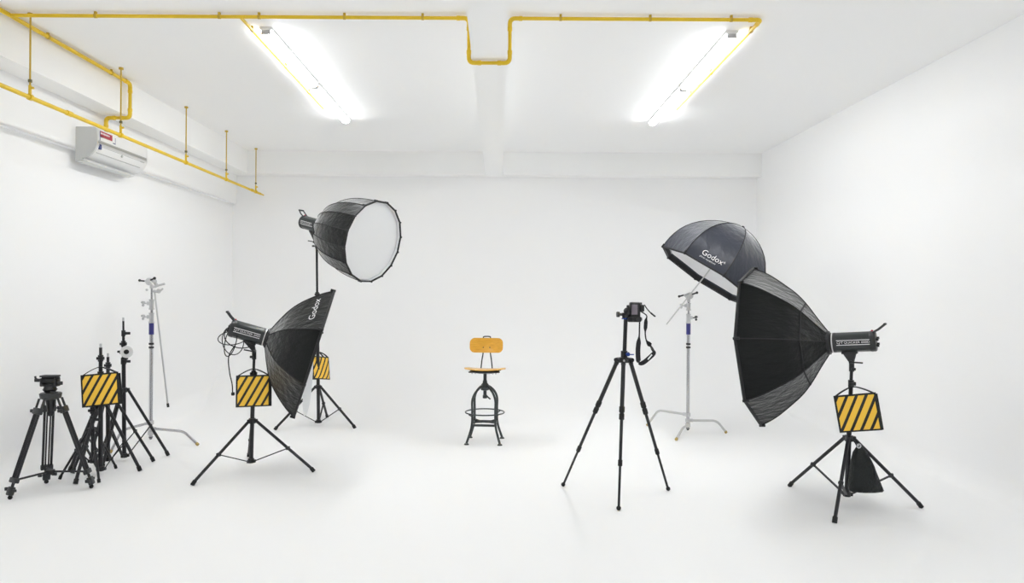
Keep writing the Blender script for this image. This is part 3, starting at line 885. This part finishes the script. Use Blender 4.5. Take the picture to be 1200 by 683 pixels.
b = MB(); b.box(P(144, 412.5, 5.84), (.04, .045, .030), bev=.005); b.cyl(P(138, 412, 5.84), P(143, 412, 5.84), .010, n=10); b.box(P(146, 420, 5.83), (.05, .03, .022), bev=.005); b.build('jaw', M['black'], rl)
sandbag('yellow and black striped sandbag on the black stand beside the video tripod', (0, -4, 21), P(116.5, 430.5, 5.335), spread=.03)

# ------------------------------------------------------------------ video tripod
vc = V((-3.262, 4.972, 0)); vz = .70
vt = thing('video_tripod', 'black twin-tube video tripod with a fluid head, beside the striped sandbag cluster', 'tripod', vc)
feet = [V((-3.39, 4.744, 0)), V((-2.993, 5.024, 0)), V((-3.402, 5.142, 0))]
b = MB(); b.lathe([(vz-.036, .050), (vz-.030, .066), (vz+.004, .072), (vz+.010, .064), (vz+.010, .045)], 24, (vc, V((0, 0, 1)), V((1, 0, 0)), V((0, 1, 0)))); b.build('bowl', M['dark_grey'], vt)
b = MB(); b.cyl(vc+V((0, 0, vz-.13)), vc+V((0, 0, vz-.04)), .020, .034, n=16); b.sphere(vc+V((0, 0, vz-.14)), .024); b.build('bowl_clamp', M['black'], vt)
sp_c = vc+V((0, 0, .135))
for f in feet:
    d = (f-vc); d.z = 0; d.normalize(); s = d.cross(V((0, 0, 1)))
    a = vc + d*.060 + V((0, 0, vz-.03)); e = f+V((0, 0, .045))
    ax = (e-a); ln = ax.length; ax.normalize(); nn = ax.cross(s)
    b = MB()
    for k in (-1, 1): b.tube([a+s*k*.034, a+ax*.085+s*k*.034], .008, 8)
    b.box(a+ax*.088, (.086, .034, .046), rot=Matrix((s, nn, ax)).transposed(), bev=.006)
    lg = b.build('leg', M['dark_grey'], vt)
    b = MB()
    for k in (-1, 1): b.tube([a+ax*.07+s*k*.027, a+ax*(ln-.07)+s*k*.027], .0085, 10)
    b.build('outer_tube', M['black_tube'], lg)
    b = MB()
    for k in (-.35, .35): b.tube([a+ax*.09+s*k*.030, a+ax*(ln-.01)+s*k*.028], .0055, 10)
    b.build('inner_tube', M['black_tube'], lg)
    b = MB(); b.box(a+ax*(ln-.085), (.080, .032, .034), rot=Matrix((s, nn, ax)).transposed(), bev=.005)
    b.box(a+ax*(ln-.012), (.05, .034, .06), rot=Matrix((s, nn, ax)).transposed(), bev=.008); b.build('clamp', M['dark_grey'], lg)
    for kp, kd, kr, kl in ((a+ax*.09+s*.04, s, .014, .025), (a+ax*(ln-.02)+s*.02, s, .014, .03), (a+ax*(ln-.02)-s*.02, -s, .011, .022)):
        b = MB(); knob(b, kp, kd, kr, kl); b.build('knob', M['dark_grey'], lg)
    b = MB(); b.cyl(e, f+V((0, 0, .012)), .011, n=12); b.sphere(f+V((0, 0, .014)), .0155); b.build('rubber_foot', M['rubber'], lg)
    q = a+ax*(ln-.085)
    b = MB(); b.tube([sp_c+d*.02, q], .0075, 8); b.build('spreader_arm', M['black_tube'], vt)
b = MB(); b.cyl(sp_c-V((0, 0, .012)), sp_c+V((0, 0, .012)), .030, n=18); b.build('spreader_hub', M['black'], vt)
h = vc+V((-.005, 0, vz+.018))
b = MB(); b.cyl(h-V((0, 0, .01)), h+V((0, 0, .016)), .030, .048, n=24); b.cyl(h+V((0, 0, .016)), h+V((0, 0, .042)), .044, .036, n=24); b.build('pan_base', M['black'], vt)
b = MB()
for k in (-1, 1): b.box(h+V((k*.050, 0, .068)), (.018, .058, .062), bev=.006)
b.box(h+V((0, 0, .045)), (.11, .055, .014), bev=.004); hd = b.build('fluid_head', M['black'], vt)
b = MB(); b.cyl(h+V((-.052, 0, .080)), h+V((.052, 0, .080)), .027, n=24); b.build('drum', M['piping'], hd)
b = MB(); b.box(h+V((0, 0, .112)), (.115, .065, .014), bev=.003); b.build('top_plate', M['dark_grey'], hd)
b = MB(); knob(b, h+V((-.058, -.01, .082)), (-1, 0, 0), .014, .03); b.build('knob', M['dark_grey'], hd)
b = MB(); b.tube([h+V((-.085, -.01, .085)), h+V((-.10, -.01, .098)), h+V((-.102, -.01, .112))], .007, 8); b.build('plate_lever', M['dark_grey'], hd)
b = MB(); knob(b, h+V((.060, -.01, .066)), (1, 0, -.2), .015, .018); b.build('knob', M['dark_grey'], hd)
b = MB(); b.sphere(h+V((.066, -.01, .100)), .012); b.build('dial', M['dark_grey'], hd)
b = MB(); b.cyl(h+V((.03, -.04, .004)), h+V((.085, -.05, -.002)), .006, n=8); b.build('pan_lever', M['dark_grey'], hd)

# ------------------------------------------------------------------ camera tripod, camera
tc = V((.903, 4.92, 0)); tz = .985
ct = thing('camera_tripod', 'slim black travel tripod holding the camera, in front of the silver c-stand', 'tripod', tc)
for f in (V((.491, 5.144, 0)), V((1.258, 5.048, 0)), V((.811, 4.583, 0))):
    d = f-tc; d.normalize()
    a = tc+d*.052+V((0, 0, tz-.02)); e = f+V((0, 0, .012)); ax = e-a
    b = MB(); b.tube([a, a+ax*.365], .0150, 14); b.cyl(a+ax*.0, a+ax*.02, .017, n=14); lg = b.build('leg', M['black_tube'], ct)
    b = MB(); b.tube([a+ax*.36, a+ax*.70], .0115, 12); b.build('leg_section', M['black_tube'], lg)
    b = MB(); b.tube([a+ax*.70, a+ax*.985], .0088, 12); b.build('leg_section', M['black_tube'], lg)
    for q, r_ in ((.335, .0195), (.385, .0185), (.70, .0155)):
        b = MB(); b.tube([a+ax*(q-.022), a+ax*(q-.018), a+ax*(q+.018), a+ax*(q+.022)], [r_*.8, r_, r_, r_*.8], 14)
        b.build('twist_lock', M['rubber'], lg)
    b = MB(); b.sphere(e+V((0, 0, .004)), .016); b.build('rubber_foot', M['rubber'], lg)
    b = MB(); s = d.cross(V((0, 0, 1))).normalized(); b.cyl(a+s*.026+V((0, 0, .012)), a-s*.026+V((0, 0, .012)), .016, n=14); b.build('hinge', M['black'], lg)
    b = MB(); b.cyl(a+d*.004+V((0, 0, .014))-s*.006+d*.014, a+d*.021+V((0, 0, .014))-s*.006, .008, n=12); b.build('hinge_screw', M['satin'], lg)
b = MB(); b.cyl(tc+V((0, 0, tz-.025)), tc+V((0, 0, tz+.012)), .040, .034, n=20); b.build('spider', M['black'], ct)
b = MB(); b.cyl(tc+V((0, 0, tz+.010)), tc+V((0, 0, tz+.058)), .024, n=18); b.box(tc+V((.018, -.016, tz+.036)), (.03, .02, .03), bev=.004); cl = b.build('column_lock', M['black'], ct)
b = MB(); b.cyl(tc+V((.018, -.022, tz+.036)), tc+V((.024, -.042, tz+.036)), .013, n=14); b.tube([tc+V((.03, -.02, tz+.034)), tc+V((.066, -.022, tz+.034))], .004, 8); b.build('lock_knob', M['blue_knob'], cl, 'blue lock knob')
hz = 1.272
tcx = tc+V((.010, 0, 0))
b = MB(); b.tube([tc+V((0, 0, tz-.02)), tcx+V((0, 0, hz))], .0145, 16); b.build('center_column', M['black_tube'], ct)
b = MB(); b.cyl(tcx+V((0, 0, hz)), tcx+V((0, 0, hz+.008)), .030, n=20); b.build('head_ring', M['blue_knob'], ct, 'blue ring under the ball head')
b = MB(); b.cyl(tcx+V((0, 0, hz+.008)), tcx+V((0, 0, hz+.045)), .026, .029, n=20); b.sphere(tcx+V((.008, 0, hz+.058)), .025); b.tube([tcx+V((.006, 0, hz+.058)), tcx+V((.018, 0, hz+.062))], .012, 12); bh = b.build('ball_head', M['black'], ct)
b = MB(); b.cyl(tcx+V((-.028, -.005, hz+.034)), tcx+V((-.052, -.008, hz+.034)), .010, n=12); b.cyl(tcx+V((-.048, -.008, hz+.034)), tcx+V((-.066, -.010, hz+.034)), .020, n=16); b.sphere(tcx+V((.0, -.032, hz+.022)), .011); b.build('head_knob', M['dark_grey'], bh)
b = MB(); b.box(tcx+V((.018, -.005, hz+.062)), (.014, .05, .058), bev=.003); b.box(tcx+V((.010, -.03, hz+.092)), (.02, .02, .02), bev=.004); b.build('clamp_jaw', M['dark_grey'], bh)
# camera turned on its side
kc = tcx+V((.062, -.01, hz+.052))          # centre of the body, width runs vertically
cam_o = thing('camera', 'black camera turned upright on the tripod, neck strap dangling', 'camera', kc-V((0, 0, .075)))
b = MB(); b.box(kc+V((.0, 0, .0)), (.074, .058, .142), bev=.010); b.box(kc+V((-.006, -.012, -.052)), (.098, .05, .040), bev=.010)
b.box(kc+V((.02, .028, -.05)), (.06, .04, .038), bev=.012); bd = b.build('body', M['black'], cam_o)
b = MB(); b.box(kc+V((.050, -.008, .028)), (.030, .05, .050), bev=.008, taper=(.9, .9)); b.build('prism_hump', M['black'], bd)
b = MB(); b.box(kc+V((.050, -.036, .028)), (.020, .010, .032), bev=.003); b.build('eyepiece', M['rubber'], bd)
b = MB(); b.box(kc+V((-.006, -.030, .018)), (.042, .006, .072), bev=.002); lc = b.build('rear_screen', M['lcd'], cam_o, 'grey rear screen')
b = MB()
for z_ in (-.046, -.062):
    b = MB(); b.cyl(kc+V((-.016, -.035, z_)), kc+V((-.016, -.040, z_)), .007, n=10); b.build('button', M['dark_grey'], cam_o)
b = MB(); b.cyl(kc+V((.018, -.035, -.052)), kc+V((.018, -.041, -.052)), .013, n=16); b.build('control_pad', M['dark_grey'], cam_o)
b = MB(); b.lathe([(.02, .034), (.04, .036), (.042, .038), (.10, .038), (.104, .034), (.104, .030), (.098, .028)], 28, (kc+V((.0, 0, .02)), V((0, 1, 0)), V((1, 0, 0)), V((0, 0, 1)))); b.build('lens', M['black'], cam_o)
b = MB(); b.cyl(kc+V((.038, 0, -.05)), kc+V((.052, 0, -.05)), .012, n=14); b.build('dial', M['dark_grey'], cam_o)
b = MB(); b.cyl(kc+V((.038, .01, .060)), kc+V((.053, .01, .060)), .010, n=14); b.build('dial', M['dark_grey'], cam_o)
# strap
Dk = kc.y-.01
b = MB()
pth = spline([P(745.5, 362, Dk), P(757.2, 369, Dk-.01), P(757.0, 375, Dk-.02), P(756.6, 381, Dk-.02), P(756.2, 387, Dk-.02), P(756.3, 393, Dk-.02), P(757.6, 399, Dk-.02), P(761.5, 404, Dk-.02), P(765, 410, Dk-.02), P(766, 414, Dk-.02), P(760, 420, Dk-.02), P(753.5, 425, Dk-.02), P(749.5, 425, Dk-.02), P(748, 421, Dk-.02), P(747.6, 410, Dk-.01), P(748.4, 401, Dk), P(749.2, 392, Dk), P(749.4, 383, Dk), P(749.6, 377, Dk)], 4)
wd = []
m_ = len(pth)
for i in range(m_):
    f = i/(m_-1)
    if f < .10: wv = .008
    elif f < .22: wv = .026
    elif f < .36: wv = .009
    elif f < .86: wv = .034
    else: wv = .010
    wd.append(wv)
for _ in range(2): wd = [wd[0]] + [(wd[i-1]+wd[i]*2+wd[i+1])/4 for i in range(1, m_-1)] + [wd[-1]]
def strap_side(f):
    return V((1, -.45, .3)) if f < .4 else (V((-.62, -.25, .74)) if f < .70 else V((1, -.45, .1)))
b.ribbon(pth, wd, .003, [strap_side(i/(m_-1)) for i in range(m_)])
stp = b.build('neck_strap', M['strap'], cam_o)
b = MB(); c0, c1 = P(759.2, 421.2, Dk-.034), P(764.0, 415.4, Dk-.034); b.ribbon([c0, c1], .010, .002, V((-.62, -.25, .74))); b.build('strap_print', M['text'], stp, 'white print on the strap')
b = MB(); b.tube(spline([P(755, 357, Dk), P(758.5, 362, Dk), P(762, 366, Dk), P(768, 371, Dk)], 5), [.004]*11+[.006]*4+[.004], 8); b.build('strap_tail', M['strap'], stp)

# ------------------------------------------------------------------ stool
so = V((-.134, 6.695, 0)); rz = Matrix.Rotation(math.radians(-4), 3, 'Z')
def S(x, y, z): return so + rz @ V((x, y, z))
st = thing('drafting_stool', 'swivel stool with honey plywood seat and back on dark metal legs', 'stool', so)
for sx_, sy_ in ((-1, -1), (1, -1), (-1, 1), (1, 1)):
    k = .112; kf = .160
    pts = spline([S(sx_*.022, sy_*.022, .545), S(sx_*.050, sy_*.050, .528), S(sx_*.088, sy_*.088, .482), S(sx_*k, sy_*k, .415), S(sx_*k, sy_*k, .32), S(sx_*k, sy_*k, .215), S(sx_*.122, sy_*.122, .14), S(sx_*.145, sy_*.145, .06), S(sx_*kf, sy_*kf, .014)], 5)
    b = MB(); b.tube(pts, .0115, 12); lg = b.build('leg', M['gunmetal'], st)
    b = MB(); p = S(sx_*kf, sy_*kf, .0); b.cyl(p, p+V((0, 0, .012)), .026, .018, n=16); b.build('foot_pad', M['gunmetal'], lg)
b = MB(); b.tube([S(.190*math.cos(a), .190*math.sin(a), .288) for a in [2*PI*i/48 for i in range(48)]], .0065, 8, closed=True); fr_ = b.build('foot_ring', M['gunmetal'], st)
b = MB()
for sx_, sy_ in ((-1, -1), (1, -1), (-1, 1), (1, 1)): b.tube([S(sx_*.112, sy_*.112, .262), S(sx_*.140, sy_*.140, .282)], .006, 8)
b.build('ring_bracket', M['gunmetal'], fr_)
b = MB()
for q, w2 in ((((-1, -1), (1, -1)), 0), (((-1, 1), (1, 1)), 0), (((-1, -1), (-1, 1)), 0), (((1, -1), (1, 1)), 0)):
    (x0, y0), (x1, y1) = q
    b.ribbon([S(x0*.112, y0*.112, .178), S(x1*.112, y1*.112, .178)], .022, .008, (0, 0, 1))
b.build('stretcher', M['gunmetal'], st)
b = MB()
for s in (-1, 1): b.tube(spline([S(-.108, s*.108, .20), S(0, s*.012, .192), S(.108, s*.108, .20)], 6), .006, 8)
b.build('cross_brace', M['gunmetal'], st)
b = MB(); b.lathe([(.50, .018), (.505, .040), (.535, .046), (.56, .036), (.575, .024), (.60, .020)], 20, (so, V((0, 0, 1)), V((1, 0, 0)), V((0, 1, 0)))); b.build('hub', M['gunmetal'], st)
b = MB(); b.cyl(S(0, 0, .44), S(0, 0, .685), .0165, n=16); b.build('post', M['gunmetal'], st)
b = MB(); b.cyl(S(0, 0, .425), S(0, 0, .455), .022, n=14); b.tube([S(.0, -.01, .468), S(.03, -.045, .445), S(.058, -.06, .425)], .0075, 8); b.build('height_lever', M['gunmetal'], st)
b = MB(); b.ring_loft([[b.v(S(x*.05, y*.05, .668)) for x, y in ((-1, -1), (1, -1), (1, 1), (-1, 1))], [b.v(S(x*.145, y*.13, .694)) for x, y in ((-1, -1), (1, -1), (1, 1), (-1, 1))]])
b.box(S(0, -.10, .690), (.30, .03, .010)); b.box(S(0, .10, .690), (.30, .03, .010)); b.build('seat_plate', M['gunmetal'], st)
b = MB()
b.bm.free()
for x in (-.115, -.085, .085, .115):
    b = MB(); b.sphere(S(x, -.118, .680), .0075, 8); b.build('bolt', M['satin'], st)
# seat: saddle-shaped plywood
b = MB(); nx, ny = 16, 12; top, bot = [], []
for j in range(ny+1):
    r1, r2 = [], []
    for i in range(nx+1):
        u, v = 2*i/nx-1, 2*j/ny-1
        # rounded outline
        x = u*.202*math.sqrt(max(0, 1-.22*v*v)); y = v*.178*math.sqrt(max(0, 1-.30*u*u))
        z = .697 + .012*u*u - .013*v
        r1.append(b.v(S(x, y, z+.014))); r2.append(b.v(S(x, y, z)))
    top.append(r1); bot.append(r2)
for j in range(ny):
    for i in range(nx):
        b.face([top[j][i], top[j][i+1], top[j+1][i+1], top[j+1][i]]); b.face([bot[j][i], bot[j][i+1], bot[j+1][i+1], bot[j+1][i]])
def strip(p, q):
    for i in range(len(p)-1): b.face([p[i], p[i+1], q[i+1], q[i]])
strip(top[0], bot[0]); strip(top[-1], bot[-1]); strip([r[0] for r in top], [r[0] for r in bot]); strip([r[-1] for r in top], [r[-1] for r in bot])
b.build('seat', M['wood_edge'], st)
# backrest: curved rounded rectangle
b = MB(); hw, hh2, cr = .166, .073, .05
out = []
for (qx, qz, a0_) in ((1, 1, 0), (-1, 1, PI/2), (-1, -1, PI), (1, -1, 3*PI/2)):
    for k in range(7):
        a = a0_+PI/2*k/6
        out.append((qx*(hw-cr)+cr*math.cos(a), qz*(hh2-cr)+cr*math.sin(a)))
BZ = .932
def bk(x, z, off): return S(x*1.0, .155 - .9*x*x*1.3 + off + (z)*.12, BZ+z)
ringsF = []
for off in (0, .012):
    for sc_ in ((1.0, .66, .33, .05) if off else (.05, .33, .66, 1.0)):
        ringsF.append([b.v(bk(x*sc_, z*sc_, off)) for x, z in out])
b.ring_loft(ringsF); br = b.build('backrest', M['wood'], st)
b = MB()
b.bm.free()
for x in (-.033, .033):
    b = MB(); b.cyl(bk(x, -.022, -.004), bk(x, -.022, .003), .006, n=10); b.build('screw', M['gunmetal'], br)
b = MB(); pts = spline([S(-.058, .13, .690), S(-.056, .17, .705), S(-.048, .172, .78), S(-.036, .176, .86), S(-.036, .184, .96), S(-.036, .19, 1.0), S(-.028, .192, 1.016), S(.028, .192, 1.016), S(.036, .19, 1.0), S(.036, .184, .96), S(.036, .176, .86), S(.048, .172, .78), S(.056, .17, .705), S(.058, .13, .690)], 5)
b.tube(pts, .0065, 10); b.build('back_frame', M['gunmetal'], st)

# ------------------------------------------------------------------ world, camera, colour
w = bpy.data.worlds.new('World'); sc.world = w; w.use_nodes = True
w.node_tree.nodes['Background'].inputs[0].default_value = (.8, .85, 1, 1)
w.node_tree.nodes['Background'].inputs[1].default_value = .3
cam = bpy.data.cameras.new('camera_view'); co = bpy.data.objects.new('camera_view', cam); COL.objects.link(co)
cam.sensor_width = 36.0; cam.lens = 36.0*FPX/1200.0
cam.shift_x = (600-PX0)/1200.0; cam.shift_y = (PY0-341.5)/1200.0
cam.clip_start = .05
co.location = (0, 0, H); co.rotation_euler = (PI/2, -ROLL, 0)
sc.camera = co
sc.view_settings.view_transform = 'Standard'
sc.view_settings.look = 'None'
sc.view_settings.gamma = 1.0
sc.view_settings.use_curve_mapping = False
sc.view_settings.exposure = 0.83
sc.cycles.max_bounces = 14
sc.cycles.diffuse_bounces = 10
sc.cycles.use_denoising = True
